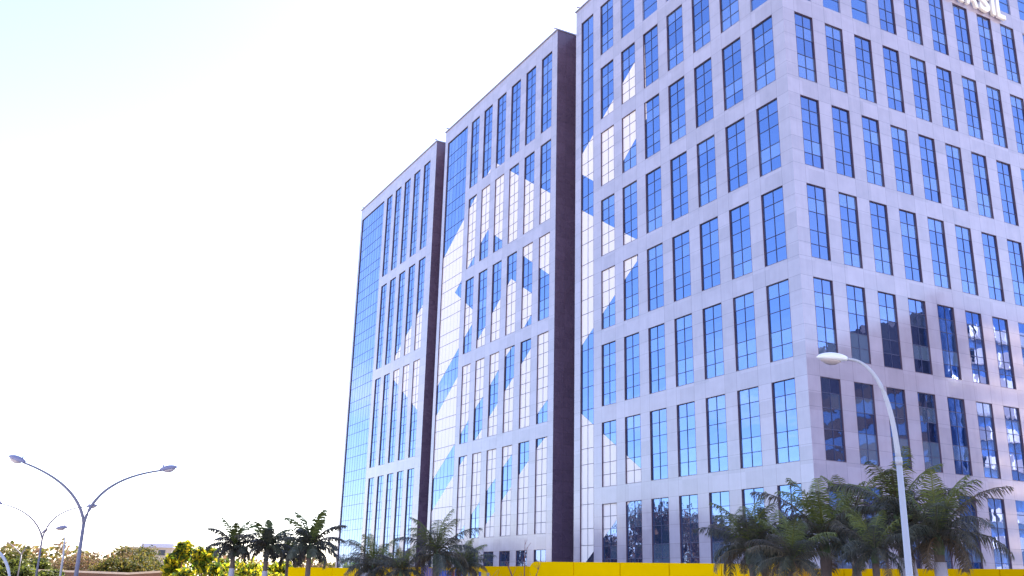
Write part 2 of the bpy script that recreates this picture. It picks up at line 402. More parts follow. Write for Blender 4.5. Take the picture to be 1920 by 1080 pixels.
    while z > .5:
        zl.append(z); z -= (2*HV if kf % 2 == 0 else SP); kf += 1
    zl.append(0); zl = zl[::-1]; xl = [w*i/strip_n for i in range(strip_n+1)]
    b = MB(); rs = random.Random(strip_n)
    for j in range(len(zl)-1):
        for i in range(strip_n):
            a = [rs.uniform(0, .0035) for _ in range(3)]; d = [a[0], a[1], a[2], a[0]+a[2]-a[1]]
            pale = rs.random()*.55 if rs.random() < .5 else rs.random()*.15
            b.face([(xl[i], d[0], zl[j]), (xl[i+1], d[1], zl[j]), (xl[i+1], d[2], zl[j+1]), (xl[i], d[3], zl[j+1])], 0, col=(pale,)*3+(1,))
    cw = link('curtain_wall', b.mesh('curtain_wall', [M_GLASS], col=True), root, (sx0, GD, sz0))
    link('frame', frame_mesh(w, hh, zl, xl, ('s', strip_n), .015 if strip_n < 3 else .006), cw)
    if films:
        fm = film_mesh(films, u_near - sx0, w, sz0, hh)
        if fm: link('film', fm, cw)
    return root

F_MAIN = [[(31.46, 43.98), (18.99, 51.85), (18.86, 43.63), (25.72, 38.67), (31.45, 42.75)],
          [(31.35, 38.5), (20.75, 31.67), (20.8, 29.59), (31.25, 22.88)],
          [(31.21, 16.76), (20.66, 10.08), (20.71, 8.55), (30.64, 1.59), (31.11, 1.59)]]
F_MID = [[(67.77, 42.31), (51.82, 51.91), (37.35, 42.41), (37.11, 32.58), (52.98, 42.94), (62.23, 36.98), (56.1, 32.97), (56.01, 31.76), (58.38, 30.28), (67.48, 24.5)],
         [(46.29, 34.65), (40.59, 31.16), (40.53, 29.5), (42.76, 28.0), (45.44, 26.3), (47.56, 25.13), (51.26, 22.4), (55.4, 20.04), (59.17, 17.41), (66.6, 12.83), (67.04, 20.71)],
         [(37.0, 27.82), (36.8, 19.15), (39.96, 17.31), (45.47, 13.6), (50.03, 10.85), (65.66, .95), (66.58, 8.7)],
         [(36.71, 15.44), (39.93, 13.63), (43.67, 11.17), (54.89, 3.97), (36.43, 3.61)]]
F_FAR = [[(85.92, 30.55), (70.9, 39.3), (70.9, 21.4)]]
block('nearest office block, pale stone, two-storey windows on two faces, cut off at the top',
      0, 31.75, 7, (28.18, 30.62), 2, 2.435, 2, 60.57, 9, F_MAIN, 1.267,
      right=dict(cols=10, rows=9, u=1.243, p=3.3885, w=2.007, ztop=60.59))
block('middle office block between two dark recesses, three-storey windows crossed by white angular film bands',
      35.9, 67.5, 6, (60.0, 66.6), 6, 2.442, 3, 60.49, 6, F_MID, 37.085)
block('farthest office block at the left end, four-storey windows and a wide strip of blue glass',
      70.75, 103.4, 5, (91.98, 102.65), 9, 2.43, 4, 60.43, 5, F_FAR, 72.83)

# ------------------------------------------------------------------ roof sign letters
def text_sign():
    p = C0 + B*19.3 - A*(-0.0); root = empty('sign', C0 + B*19.3 + Vector((0, 0, 53.35)), math.atan2(B.y, B.x),
        label='large white raised letters reading BRASIL, high on the right face of the nearest block', cat='sign')
    x = 0
    for ch, wd in zip('BRASIL', (1.9, 1.9, 2.0, 1.75, .75, 1.5)):
        cu = bpy.data.curves.new('letter', 'FONT'); cu.body = ch; cu.size = 2.75; cu.extrude = .11; cu.bevel_depth = .05; cu.offset = .05
        o = bpy.data.objects.new('letter', cu); scene.collection.objects.link(o)
        dg = bpy.context.evaluated_depsgraph_get(); me = bpy.data.meshes.new_from_object(o.evaluated_get(dg))
        bpy.data.objects.remove(o); me.materials.clear(); me.materials.append(M_SIGN)
        xs_ = [v.co.x for v in me.vertices]; wl = max(xs_)-min(xs_); mn = min(xs_); tw = wd-.3
        for v in me.vertices:
            X_, Y_, Z_ = v.co; v.co = ((X_-mn)*tw/wl, -Z_-.30, Y_)
        me.transform(Matrix.Identity(4)); me.update()
        link('letter', me, root, (x, 0, 0)); x += wd
text_sign()

# ------------------------------------------------------------------ yellow hoardings in front of the blocks
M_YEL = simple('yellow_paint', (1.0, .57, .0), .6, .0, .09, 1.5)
M_YEL_SHADE = simple('yellow_paint_shaded', (.76, .41, .0), .6, .0, .12, 1.5)  # same yellow with shade painted in, for the side and set-back hoardings
M_POST = simple('galvanised_post', (.35, .35, .38), .5, .4, metal=.4)
def hoarding(px0, D0, px1, D1, ytop, label, rounded=0, thick=.25, m=None, ztop=None):
    p0 = at(px0, ytop, D0); zt = p0.z if ztop is None else ztop
    a = Vector((p0.x, p0.y)); q = at(px1, ytop, D1); c = Vector((q.x, q.y)); v = c-a; Ln = v.length
    root = empty('hoarding', (a.x, a.y, -EYE), math.atan2(v.y, v.x), label=label, cat='hoarding', group='yellow hoardings in front of the office blocks')
    H = zt + EYE; b = MB(); n = max(1, round(Ln/2.4)); 
    for i in range(n):
        x0 = Ln*i/n + (.03 if i else 0); x1 = Ln*(i+1)/n
        k = link('panel', None, root) if False else None
        b = MB(); rr = rounded
        prof = []
        l_r = rr if i == 0 else .02
        for s_ in range(7):                           # outline of the sheet with a rounded first corner
            t = math.pi/2*s_/6; prof.append((x0+l_r-l_r*math.cos(t), H-l_r+l_r*math.sin(t)))
        prof = [(x0, 0)] + prof + [(x1, H), (x1, 0)]
        b.face([(x, 0, z) for x, z in prof][::-1]); b.face([(x, thick, z) for x, z in prof])
        for j in range(len(prof)):
            (xa, za), (xb, zb) = prof[j], prof[(j+1) % len(prof)]
            b.face([(xa, 0, za), (xb, 0, zb), (xb, thick, zb), (xa, thick, za)])
        link('panel', b.mesh('hoarding_panel', [m or M_YEL]), root)
    for i in range(n+1):
        b = MB(); x = min(max(Ln*i/n, .1), Ln-.1); b.box(x-.05, x+.05, thick+.005, thick+.105, 0, H-.15); link('post', b.mesh('post', [M_POST]), root)
    return root
hoarding(993, 47, 1455, 42, 1053, 'long bright yellow hoarding with a rounded upper corner, below the nearest block', rounded=.35, thick=.5)
hoarding(1456.5, 42.1, 1530, 62, 1053, 'yellow return hoarding, shade put into its colour, running back behind the big palm clump', ztop=at(1456, 1053, 42).z-.01, m=M_YEL_SHADE)
hoarding(1500, 47, 1990, 41, 1066, 'yellow hoarding on the right, behind the tall curved street lamp', m=M_YEL_SHADE)
hoarding(884, 60, 992, 55, 1062, 'set-back yellow hoarding behind the bare shrub', m=M_YEL_SHADE)
hoarding(700, 66, 884, 62, 1062, 'yellow hoarding mostly hidden by the middle palm and coloured boards', m=M_YEL_SHADE)
hoarding(538, 70, 668, 66, 1063, 'leftmost yellow hoarding, crossed by a thin palm trunk')

# coloured board fence below the middle palm
M_BO = [simple('board_' + n_, c_, .6, .3, .1, 3) for n_, c_ in (('blue', (.05, .10, .42)), ('violet', (.18, .12, .28)), ('yellow', (.75, .48, .03)), ('grey', (.30, .27, .30)), ('red', (.32, .05, .06)))]
pa, pb = at(790, 1062, 52), at(918, 1072, 50)
v = Vector((pb.x-pa.x, pb.y-pa.y)); fr = empty('board_fence', (pa.x, pa.y, -EYE), math.atan2(v.y, v.x), label='fence of narrow blue, violet and yellow upright boards below the middle palm', cat='fence')
n = 26
for i in range(n):
    b = MB(); w_ = v.length/n; h_ = pa.z + EYE - .012*i + random.uniform(-.06, .06); b.box(i*w_, i*w_+w_*.8, 0, .03, .1, h_)
    q = .2 if i < 6 else .7
    link('board', b.mesh('board', [M_BO[1 if i < 6 else (0 if i in (7, 8, 9, 10, 11, 13, 14) else random.choice((2, 3, 0, 2, 4)))]]), fr)
for z_ in (.5, 1.6):
    b = MB(); b.box(0, v.length, .032, .08, z_, z_+.08); link('rail', b.mesh('rail', [M_BO[3]]), fr)

# ------------------------------------------------------------------ street lamps
M_POLE = simple('painted_pole', (.52, .50, .56), .35, .5, .06, 4)
M_POLE_D = simple('weathered_pole', (.20, .18, .24), .5, .4, .1, 4)
M_HEAD = simple('white_lamp_housing', (.93, .90, .90), .3, .5)
M_HEAD_D = simple('grey_lamp_housing', (.24, .23, .36), .45, .4)
M_LENS = simple('lamp_lens', (.45, .36, .36), .15, .6)
def lamp_head(root, p, dirx, pitch, L_, m, cell=True):
    """cobra head: flattened ellipsoid housing over a lens bowl, growing away from the arm end along dirx"""
    b = MB(); n1, n2 = 12, 12; q = []
    for i in range(n1+1):
        t = i/n1; xx = L_*t; s_ = math.sin(math.pi*min(1, .08+t*.92))**.55
        for k in range(n2):
            a_ = 2*math.pi*k/n2; z = math.sin(a_); wz = (.20 if z > 0 else .09)*L_*s_
            q.append(Vector((xx, math.cos(a_)*.19*L_*s_, z*wz)))
    fw = Vector(dirx).normalized(); sd_ = Vector((0, 0, 1)).cross(fw).normalized(); fw2 = (fw*math.cos(pitch)+Vector((0, 0, 1))*math.sin(pitch)); up = fw2.cross(sd_)
    tr = lambda v_: Vector(p) + fw2*v_.x + sd_*v_.y + up*v_.z
    b.v = [tuple(tr(v_)) for v_ in q]
    def add(f): b.f.append(f); b.m.append(0); b.uv.append([(0, 0)]*len(f)); b.col.append((1,)*4)
    for i in range(n1):
        for k in range(n2):
            k2 = (k+1) % n2; add((i*n2+k, (i+1)*n2+k, (i+1)*n2+k2, i*n2+k2))
    add(tuple(range(n2))); add(tuple(n1*n2+k for k in reversed(range(n2))))
    hd = link('lamp_head', b.mesh('lamp_head', [m], smooth=True), root)
    b = MB(); pts = []
    for i in range(5):
        t = .2+.65*i/4; pts.append(tr(Vector((L_*t, 0, -.075*L_))))
    b.tube(pts, [L_*.04, L_*.13, L_*.15, L_*.12, L_*.03], 10); link('lens', b.mesh('lens', [M_LENS], smooth=True), hd)
    if not cell: return
    b = MB(); b.tube([tr(Vector((L_*.22, 0, .14*L_))), tr(Vector((L_*.22, 0, .27*L_)))], L_*.04, 8); link('photocell', b.mesh('photocell', [m]), hd)
def bez(pts, n):
    o = []
    for i in range(n+1):
        t = i/n; q = [Vector(p) for p in pts]
        while len(q) > 1: q = [q[j]*(1-t)+q[j+1]*t for j in range(len(q)-1)]
        o.append(q[0])
    return o
# the near lamp on the right
D = 24.0; top = at(1685, 862, D); base = Vector((top.x, top.y, -EYE))
root = empty('street_lamp', base, label='tall white curved street lamp with one arm, in front of the right face and palms', cat='street lamp')
lo = lambda p: Vector(p)-base
b = MB(); b.tube([(0, 0, 0), (0, 0, .5), lo(top)], [.09, .083, .064], 14); link('pole', b.mesh('pole', [M_POLE], smooth=True), root)
b = MB(); b.box(-.2, .2, -.2, .2, 0, .03); link('base_plate', b.mesh('base_plate', [M_POLE]), root)
b = MB(); q_ = lo(top); b.tube([q_-Vector((0, 0, .12)), q_+Vector((0, 0, .06))], .078, 14); link('collar', b.mesh('collar', [M_POLE], smooth=True), root)
b = MB(); b.box(-.05, .05, -.096, -.075, 1.0, 1.35); link('access_door', b.mesh('access_door', [M_HEAD_D]), root)
p1, p2, p3, p4 = at(1685, 862, D), at(1668, 735, D), at(1630, 672, D), at(1583, 675, D)
b = MB(); cv = bez([p1, at(1676, 790, D), at(1664, 708, D), at(1622, 668, D), at(1583, 674, D)], 22)
b.tube([lo(q) for q in cv], [.064-.034*i/22 for i in range(23)], 12); link('arm', b.mesh('arm', [M_POLE], smooth=True), root)
lamp_head(root, lo(at(1588, 674, D)), (-1, -.0, 0), R(3), .74, M_HEAD, False)
# the double lamps on the left
def double_lamp(D, pole, fork, armL, armR, L_, r0, m, mh, label, mid=None):
    f = at(*fork, D); base = Vector((f.x, f.y, -EYE)); lo = lambda p: Vector(p)-base
    root = empty('street_lamp', base, label=label, cat='street lamp', group='two-armed street lamps on the left')
    b = MB(); b.tube([(0, 0, 0), lo(f)], [r0*1.35, r0], 10); link('pole', b.mesh('pole', [m], smooth=True), root)
    b = MB(); b.box(-.25, .25, -.25, .25, 0, .03); link('base_plate', b.mesh('base_plate', [m]), root)
    for ctrl, sx in ((armL, -1), (armR, 1)):
        if not ctrl: continue
        pts = [f] + [at(*c, D) for c in ctrl]
        b = MB(); cv = bez(pts, 20); b.tube([lo(q) for q in cv], [r0*(1-.45*i/20) for i in range(21)], 8); link('arm', b.mesh('arm', [m], smooth=True), root)
        e_ = lo(cv[-1]); dd = (cv[-1]-cv[-2]); pit = math.atan2(dd.z, math.hypot(dd.x, dd.y))
        lamp_head(root, e_ - Vector((sx*.1*L_, 0, 0)), (sx, 0, 0), pit, L_, mh)
    return root
double_lamp(55, None, (157, 982), [(153, 935), (118, 895), (43, 867)], [(172, 925), (222, 892), (303, 882)], .95, .085, M_POLE_D, M_HEAD_D,
            'nearest two-armed grey street lamp on the left, arms spread wide against the white sky')
double_lamp(95, None, (79, 1011), [(74, 975), (40, 951), (2, 945)], [(90, 970), (122, 952), (165, 950)], .95, .075, M_POLE_D, M_HEAD_D,
            'second two-armed street lamp on the left, smaller and just left of the nearest one')
root = double_lamp(135, None, (40, 1040), [(20, 1015), (-10, 1005)], [(48, 1025), (62, 1012), (80, 1000)], .9, .06, M_POLE_D, M_HEAD_D,
            'faint farthest two-armed street lamp, its pole rising before the round dark tree')
D = 110; top = at(125, 992, D); base = Vector((at(119, 1040, D).x, at(119, 1040, D).y, -EYE)); lo = lambda p: Vector(p)-base
root = empty('street_lamp', base, label='slim pale single-arm street lamp between the two nearer double lamps', cat='street lamp')
b = MB(); b.tube([(0, 0, 0), (0, 0, 3.2), lo(at(122, 1000, D))], [.13, .11, .05], 8); link('pole', b.mesh('pole', [M_POLE], smooth=True), root)
b = MB(); b.tube([lo(at(122, 1000, D)), lo(at(129, 989, D))], [.05, .04], 8); link('arm', b.mesh('arm', [M_POLE], smooth=True), root)
lamp_head(root, lo(at(126, 989, D)), (-1, 0, 0), R(-8), 1.2, M_HEAD_D)
# small bent pole at the far left edge
D = 40; pts = [at(19, 1100, D), at(19, 1078, D), at(16, 1052, D), at(2, 1036, D), at(-12, 1028, D)]; base = Vector((pts[0].x, pts[0].y, -EYE)); lo = lambda p: Vector(p)-base
root = empty('bent_pole', base, label='pale thin bent pole curving out of the left edge at the bottom corner', cat='pole')
b = MB(); b.tube([(0, 0, 0)]+[lo(q) for q in bez(pts, 14)], .05, 8); link('tube', b.mesh('bent_tube', [M_POLE], smooth=True), root)

# ------------------------------------------------------------------ palms
M_FROND = leafm('palm_frond', (.082, .078, .056), .2, rough=.5, spec=.4)
M_TRUNK = simple('palm_trunk', (.17, .12, .10), .9, .2, .25, 6)
M_WASH = simple('whitewashed_bark', (.50, .44, .50), .8, .2, .1, 6)
M_SHAFT = simple('palm_crownshaft', (.10, .14, .05), .5, .4, .15, 4)
def crown_mesh(seed, nf, Lf, dense, wide, thick=1.0, dead=2):
    rs = random.Random(seed); b = MB()
    for k in range(nf):
        az = k*2.399963 + rs.uniform(-.25, .25); t = k/(nf-1)             # 0 = newest, upright
        el = R(84 - 94*t**.85 + rs.uniform(-7, 7)); Lk = Lf*(.72+.34*math.sin(math.pi*min(1, t+.25))) * rs.uniform(.9, 1.08)
        droop = .55+.65*t+rs.uniform(-.12, .18)
        old = k >= nf-dead
        g = rs.uniform(.75, 1.3)
        base = (1.55*g, 1.8*g, .62*g, 1) if t < .20 else ((1.5*g, 1.02*g, .8*g, 1) if old else (g*rs.uniform(.9, 1.25), g, g*rs.uniform(.8, 1.15), 1))
        h = Vector((math.cos(az), math.sin(az), 0)); sdv = Vector((-math.sin(az), math.cos(az), 0))
        ns = 12; P = [Vector((0, 0, 0))]; e_ = el; T = []
        tw = rs.uniform(-.35, .35)
        for i in range(ns):
            d_ = h*math.cos(e_)+Vector((0, 0, 1))*math.sin(e_)+sdv*tw*(i/ns)*.3; d_.normalize(); T.append(d_)
            P.append(P[-1]+d_*Lk/ns); e_ -= droop*2.1/ns*(.35+i/ns)
        T.append(T[-1])
        b.tube([tuple(q) for q in P[::2]], [.028*(1-.8*i/(len(P[::2])-1))+.004 for i in range(len(P[::2]))], 4, 0, col=(base[0]*1.5, base[1]*1.35, base[2]*1.2, 1), cap=False)
        for j in range(dense):
            s_ = .10+.90*(j+.5)/dense; f_ = s_*ns; i = min(ns-1, int(f_)); p = P[i].lerp(P[i+1], f_-i); tt = T[i]
            ll = wide*Lk*(math.sin(math.pi*(s_*.86+.10))**.6)
            upv = sdv.cross(tt).normalized()
            for sg in (-1, 1):
                l_ = ll*rs.uniform(.82, 1.1); out_ = (sdv*sg*rs.uniform(.75, 1.0) + tt*rs.uniform(.35, .6) + upv*rs.uniform(-.1, .38)).normalized()
                mid = p + out_*l_*.5 + Vector((0, 0, -.05*l_)); end = p + out_*l_*.88 + Vector((0, 0, -l_*(rs.uniform(.2, .45)+.35*t)))
                w_ = tt*.024*thick; c = rs.uniform(.75, 1.25); col = (base[0]*c, base[1]*c, base[2]*c, 1)
                b.face([p-w_*.5, p+w_*.5, mid+w_*.62, mid-w_*.62], 0, col=col); b.face([mid-w_*.62, mid+w_*.62, end], 0, col=col)
    return b.mesh('palm_crown', [M_FROND], col=True)
CROWNS = [crown_mesh(1, 23, 2.45, 48, .28, 1.1), crown_mesh(2, 25, 2.45, 48, .30, 1.1, dead=4), crown_mesh(3, 21, 2.45, 46, .27, 1.1, dead=1)]
SPARSE = [crown_mesh(5, 19, 1.95, 34, .29, 2.4, dead=0), crown_mesh(6, 20, 1.95, 34, .31, 2.4, dead=1)]
def palm(X, Ytop, D, kind, size, label, group, tr=.17, lean=0, rz=0, wash=1.3):
    """Ytop = photo row where the trunk meets the crown"""
    c = at(X, Ytop, D); base = Vector((c.x-lean, c.y, -EYE)); H = c.z + EYE
    root = empty('palm_tree', base, rz, label=label, cat='palm tree', group=group)
    ln = Matrix.Rotation(-rz, 3, 'Z') @ Vector((lean, 0, 0))
    def axis(z): return ln*((z/H)**1.4)
    n = 16; b = MB(); zs = [0, .15]+[wash+(H-wash)*i/n for i in range(n+1)]
    pts = []; rr = []
    for z in [wash+(H-wash-.5*size)*i/n for i in range(n+1)]:
        pts.append(axis(z)+Vector((0, 0, z))); rr.append(tr*(1.0-.25*z/H)*(1+.05*((len(pts)) % 2)))
    b.tube(pts, rr, 10); link('trunk', b.mesh('trunk', [M_TRUNK], smooth=True), root)
    b = MB(); b.tube([axis(z)+Vector((0, 0, z)) for z in (0, .1, .4, wash)], [tr*1.35, tr*1.25, tr*1.08, tr*1.01], 10, cap=False); link('painted_trunk_base', b.mesh('painted_base', [M_WASH], smooth=True), root)
    b = MB(); b.tube([axis(H)+Vector((0, 0, z)) for z in (H-.55*size, H-.3*size, H-.05, H+.35*size)], [tr*.78, tr*.98, tr*.7, tr*.25], 10); link('crownshaft', b.mesh('crownshaft', [M_SHAFT], smooth=True), root)
    me = (SPARSE if kind >= 10 else CROWNS)[kind % 10]
    o = link('crown', me, root, axis(H)+Vector((0, 0, H))); o.scale = (size,)*3
    return root
GR = 'palms in front of the nearest block'
palm(1404, 1030, 33, 0, .82, 'left palm of the right-hand clump, its lit trunk standing before the yellow hoarding', GR, .12, lean=-.25, rz=.4, wash=.7)
palm(1424, 1034, 34, 1, .72, 'thin palm directly behind and right of the clump\'s leftmost palm', GR, .09, lean=-.3, rz=2.4, wash=.7)
palm(1545, 1012, 33, 1, .98, 'palm left of centre in the clump with bright green upright fronds, violet trunk', GR, .20, rz=1.1, wash=1.0)
palm(1598, 990, 36, 2, .92, 'palm with a pale tapered trunk between the violet trunk and the white street lamp', GR, .17, lean=-.1, rz=3.0, wash=.9)
palm(1684, 972, 32, 0, .92, 'tallest palm of the clump, whitewashed trunk just left of the white lamp pole', GR, .24, lean=-.35, rz=5.1, wash=2.65)
palm(1758, 1008, 31, 1, .93, 'rightmost palm of the clump, fronds reaching right over the blue windows', GR, .17, rz=4.0, wash=2.5)
palm(1640, 1035, 30, 2, .62, 'short dark palm low in the clump, left of the tallest palm', GR, .12, rz=.9, wash=.6)
palm(1486, 1050, 29, 0, .62, 'small low palm leaning at the corner of the bright yellow hoarding', GR, .08, lean=.35, rz=2.2, wash=.4)
GM = 'palms in front of the middle and far blocks'
palm(818, 1040, 44, 0, .88, 'bushy palm with one bright upright frond, before the middle block\'s left edge', GM, .16, rz=.6, wash=.5)
palm(700, 1064, 46, 1, .74, 'low dark palm at the foot of the far block, left of the bushy palm', GM, .14, rz=2.0, wash=.3)
palm(752, 1072, 44, 2, .62, 'low palm between the dark palm and the bushy palm', GM, .12, rz=4.5, wash=.2)
palm(872, 1062, 46, 1, .62, 'low palm just right of the bushy palm, fronds over the coloured boards', GM, .1, rz=5.5, wash=.2)
GL = 'dark palms against the white sky'
palm(439, 1026, 58, 10, .92, 'leftmost dark silhouetted palm, pale painted trunk base', GL, .15, rz=.3, wash=2.1)
palm(501, 1026, 57, 11, .90, 'middle one of the three silhouetted palms', GL, .15, rz=1.7, wash=2.0)
palm(581, 1026, 55, 10, 1.12, 'tallest silhouetted palm, trunk crossing the leftmost yellow hoarding', GL, .16, rz=2.9, wash=.5)
palm(540, 1042, 60, 11, .70, 'low thin palm between the middle and the tallest silhouetted palms', GL, .10, rz=4.1, wash=.5)

# ------------------------------------------------------------------ broadleaf trees
def clump_crown(seed, rx, rz_, n, leaf, palette, lobes=9, flat=.8):
    rs = random.Random(seed); b = MB(); L_ = []
    for i in range(lobes):
        a_ = rs.uniform(0, 6.283); r_ = rx*rs.uniform(.15, .72); L_.append((Vector((math.cos(a_)*r_, math.sin(a_)*r_, rs.uniform(-.35, .55)*rz_)), rx*rs.uniform(.30, .52)))
    for i in range(n):
        c, r_ = rs.choice(L_); d_ = Vector((rs.gauss(0, 1), rs.gauss(0, 1), rs.gauss(0, 1))).normalized(); rad = r_*(rs.uniform(.4, 1.0) if rs.random() < .8 else rs.uniform(1.0, 1.35))
        p = c + Vector((d_.x*rad, d_.y*rad, d_.z*rad*flat*rz_/rx))
        nrm = (d_ + Vector((rs.gauss(0, .6), rs.gauss(0, .6), rs.gauss(0, .6)))).normalized(); u = nrm.orthogonal().normalized()
        u = Matrix.Rotation(rs.uniform(0, 6.28), 3, nrm) @ u; w_ = nrm.cross(u); s_ = leaf*rs.uniform(.6, 1.35)
        q = rs.choice(palette); g = rs.uniform(.7, 1.3); col = (q[0]*g, q[1]*g, q[2]*g, 1)
        b.face([p-u*s_, p+w_*s_*.45+nrm*s_*.15, p+u*s_, p-w_*s_*.45+nrm*s_*.15], 0, col=col)
    return b, L_
M_LEAF = leafm('tree_leaf', (1, 1, 1), .55)
M_BARK = simple('tree_bark', (.14, .10, .08), .9, .2, .25, 5)
M_BARK_O = simple('orange_bark', (.30, .13, .06), .9, .2, .2, 5)
def tree(X, Ytop, D, rx, label, group, palette, seed, n=1400, leaf=.30, ratio=.8, bark=None, tr=.22, lobes=9):
    c = at(X, Ytop, D); Ht = c.z + EYE; rz_ = rx*ratio; base = Vector((c.x, c.y, -EYE)); zc = Ht - rz_
    root = empty('tree', base, random.uniform(0, 6), label=label, cat='tree', group=group)
    b, L_ = clump_crown(seed, rx, rz_, n, leaf, palette, lobes)
    link('crown', b.mesh('crown', [M_LEAF], col=True), root, (0, 0, zc))
    b = MB(); zf = max(.5, zc-rz_*.5)
    b.tube([(0, 0, 0), (.05, .03, zf*.5), (0, 0, zf)], [tr*1.2, tr, tr*.75], 8)
    link('trunk', b.mesh('trunk', [bark or M_BARK], smooth=True), root)
    for q, r_ in L_[:6]:
        b = MB(); e_ = Vector((0, 0, zc))+q; b.tube([(0, 0, zf-.1), Vector((0, 0, zf)).lerp(e_, .5)+Vector((0, 0, .2)), e_], [tr*.55, tr*.35, tr*.1], 6)
        link('limb', b.mesh('limb', [bark or M_BARK], smooth=True), root)
    return root
YEL = [(.34, .38, .02), (.52, .47, .02), (.16, .24, .02), (.06, .10, .02), (.05, .075, .02), (.60, .46, .02)]
OLV = [(.08, .09, .02), (.13, .12, .02), (.05, .06, .02), (.19, .14, .03)]
BRN = [(.18, .10, .06), (.12, .07, .05), (.21, .13, .075), (.11, .09, .035), (.16, .13, .05)]
GRN = [(.09, .11, .02), (.15, .17, .03), (.04, .055, .02)]
GY = 'sunlit yellow-green broadleaf trees'
for i, (X, Y, D, rx, lab) in enumerate([
    (330, 1034, 156, 2.0, 'leftmost yellow-green sunlit tree, at the right end of the olive thicket'),
    (346, 1013, 153, 1.5, 'pointed yellow-green tree with an orange trunk'),
    (384, 1022, 151, 2.0, 'yellow-green tree with a pale thin trunk, left of the first silhouetted palm'),
    (410, 1036, 158, 2.8, 'yellow-green tree directly behind the first silhouetted palm'),
    (462, 1040, 163, 3.4, 'yellow-green tree filling the gap between the first two silhouetted palms'),
    (500, 1046, 170, 3.1, 'yellow-green tree low behind the middle silhouetted palm'),
    (534, 1044, 168, 2.8, 'bright yellow tree touching the left end of the yellow hoarding')]):
    tree(X, Y, D, rx, lab, GY, YEL, 20+i, n=900, leaf=.46, ratio=1.15, bark=M_BARK_O if i == 1 else None, tr=.12, lobes=12)
for i, (X, Y, D, rx, lab) in enumerate([
    (350, 1056, 143, 2.4, 'small yellow-green bush-like tree at the lower edge, under the pointed one'),
    (440, 1062, 146, 2.6, 'low yellow-green bushy tree behind the first palm\'s painted trunk base'),
    (515, 1062, 151, 2.6, 'low bright yellow bushy tree left of the hoarding end')]):
    tree(X, Y, D, rx, lab, GY, YEL, 40+i, n=700, leaf=.42, ratio=1.0, tr=.10, lobes=7)
GB = 'far trees on the left skyline'
for i, (X, Y, D, rx, pal, lab) in enumerate([
    (40, 1016, 190, 5.6, OLV, 'round dark-topped tree at the far left, behind the faintest lamp'),
    (14, 1030, 178, 3.6, GRN, 'fresh green tree at the very left edge, in front of the round dark tree'),
    (70, 1042, 185, 3.6, GRN, 'green low tree right below the second double lamp'),
    (108, 1040, 205, 4.4, BRN, 'low brown leafless-looking tree behind the slim pale lamp'),
    (140, 1038, 200, 4.6, BRN, 'brown dry tree just left of the nearest lamp pole'),
    (176, 1028, 195, 5.2, BRN, 'brown dry tree just right of the nearest lamp pole'),
    (208, 1024, 200, 5.0, BRN, 'reddish-brown dry tree between the nearest lamp and the olive thicket'),
    (246, 1018, 205, 5.4, OLV, 'tallest olive tree of the thicket, left of the flat white roof'),
    (226, 1040, 184, 4.2, OLV, 'darker olive tree low at the left end of the thicket'),
    (266, 1038, 186, 4.6, OLV, 'dark-bottomed olive tree in the middle of the thicket'),
    (290, 1030, 200, 4.8, OLV, 'olive tree at the right end of the thicket, under the flat roof'),
    (600, 1046, 185, 4.0, BRN, 'pale brown thin tree seen between the tallest silhouetted palm and the far block'),
    (622, 1050, 190, 3.4, OLV, 'thin olive tree tight against the far block\'s left edge'),
    (95, 1056, 150, 2.8, GRN, 'small green tree low down behind the second double lamp'),
    (30, 1058, 140, 2.8, GRN, 'small bright green tree in the bottom left corner')]):
    tree(X, Y, D, rx, lab, GB, pal, 60+i, n=4200 if pal is not BRN else 2600, leaf=.27 if pal is not BRN else .20, ratio=.75, tr=.25)
# treeline beyond: one far-off wood behind the individual trees
b = MB(); rs = random.Random(99)
for i in range(9000):
    X = rs.uniform(-700, 700); D = rs.uniform(250, 300); c = at(X, 1070, D)
    hh = 7.2+1.2*math.sin(X*.021)+.9*math.sin(X*.057+1)+.5*math.sin(X*.13); z = -EYE + hh*rs.random()**.8
    q = rs.choice(BRN+OLV); s_ = rs.uniform(.4, .8); nrm = Vector((rs.gauss(0, 1), rs.gauss(0, 1), rs.gauss(0, 1))).normalized(); u = nrm.orthogonal().normalized(); w_ = nrm.cross(u); p = Vector((c.x, c.y, z))
    b.face([p-u*s_, p+w_*s_*.6, p+u*s_, p-w_*s_*.6], 0, col=(*q, 1))
tag(link('distant_wood', b.mesh('distant_wood', [M_LEAF], col=True)), label='far brown and olive wood reading as one mass along the horizon', cat='wood', kind='stuff')

# low white flat-roofed building beyond the thicket
M_WHITE = simple('white_render', (.55, .56, .72), .8)
M_WIN = simple('dark_window', (.04, .05, .08), .2, .6)
p = at(284, 1022, 240); root = empty('flat_roofed_building', (p.x, p.y, -EYE), R(8), label='low pale flat-roofed building just showing above the olive thicket', cat='building')
H = p.z+EYE
b = MB(); b.box(-6.5, 4.5, 0, 9, 0, H-.5); link('wall', b.mesh('wall', [simple('beige_wall', (.5, .42, .36), .85)]), root)
b = MB(); b.box(-2.2, 5, -.4, 9.4, H-.5+.003, H+.4); link('roof', b.mesh('roof', [M_WHITE]), root)
for i in range(4):
    b = MB(); b.box(-5.5+2.4*i, -4.0+2.4*i, -.03, .03, H-2.2, H-1.0); link('window', b.mesh('window', [M_WIN]), root)

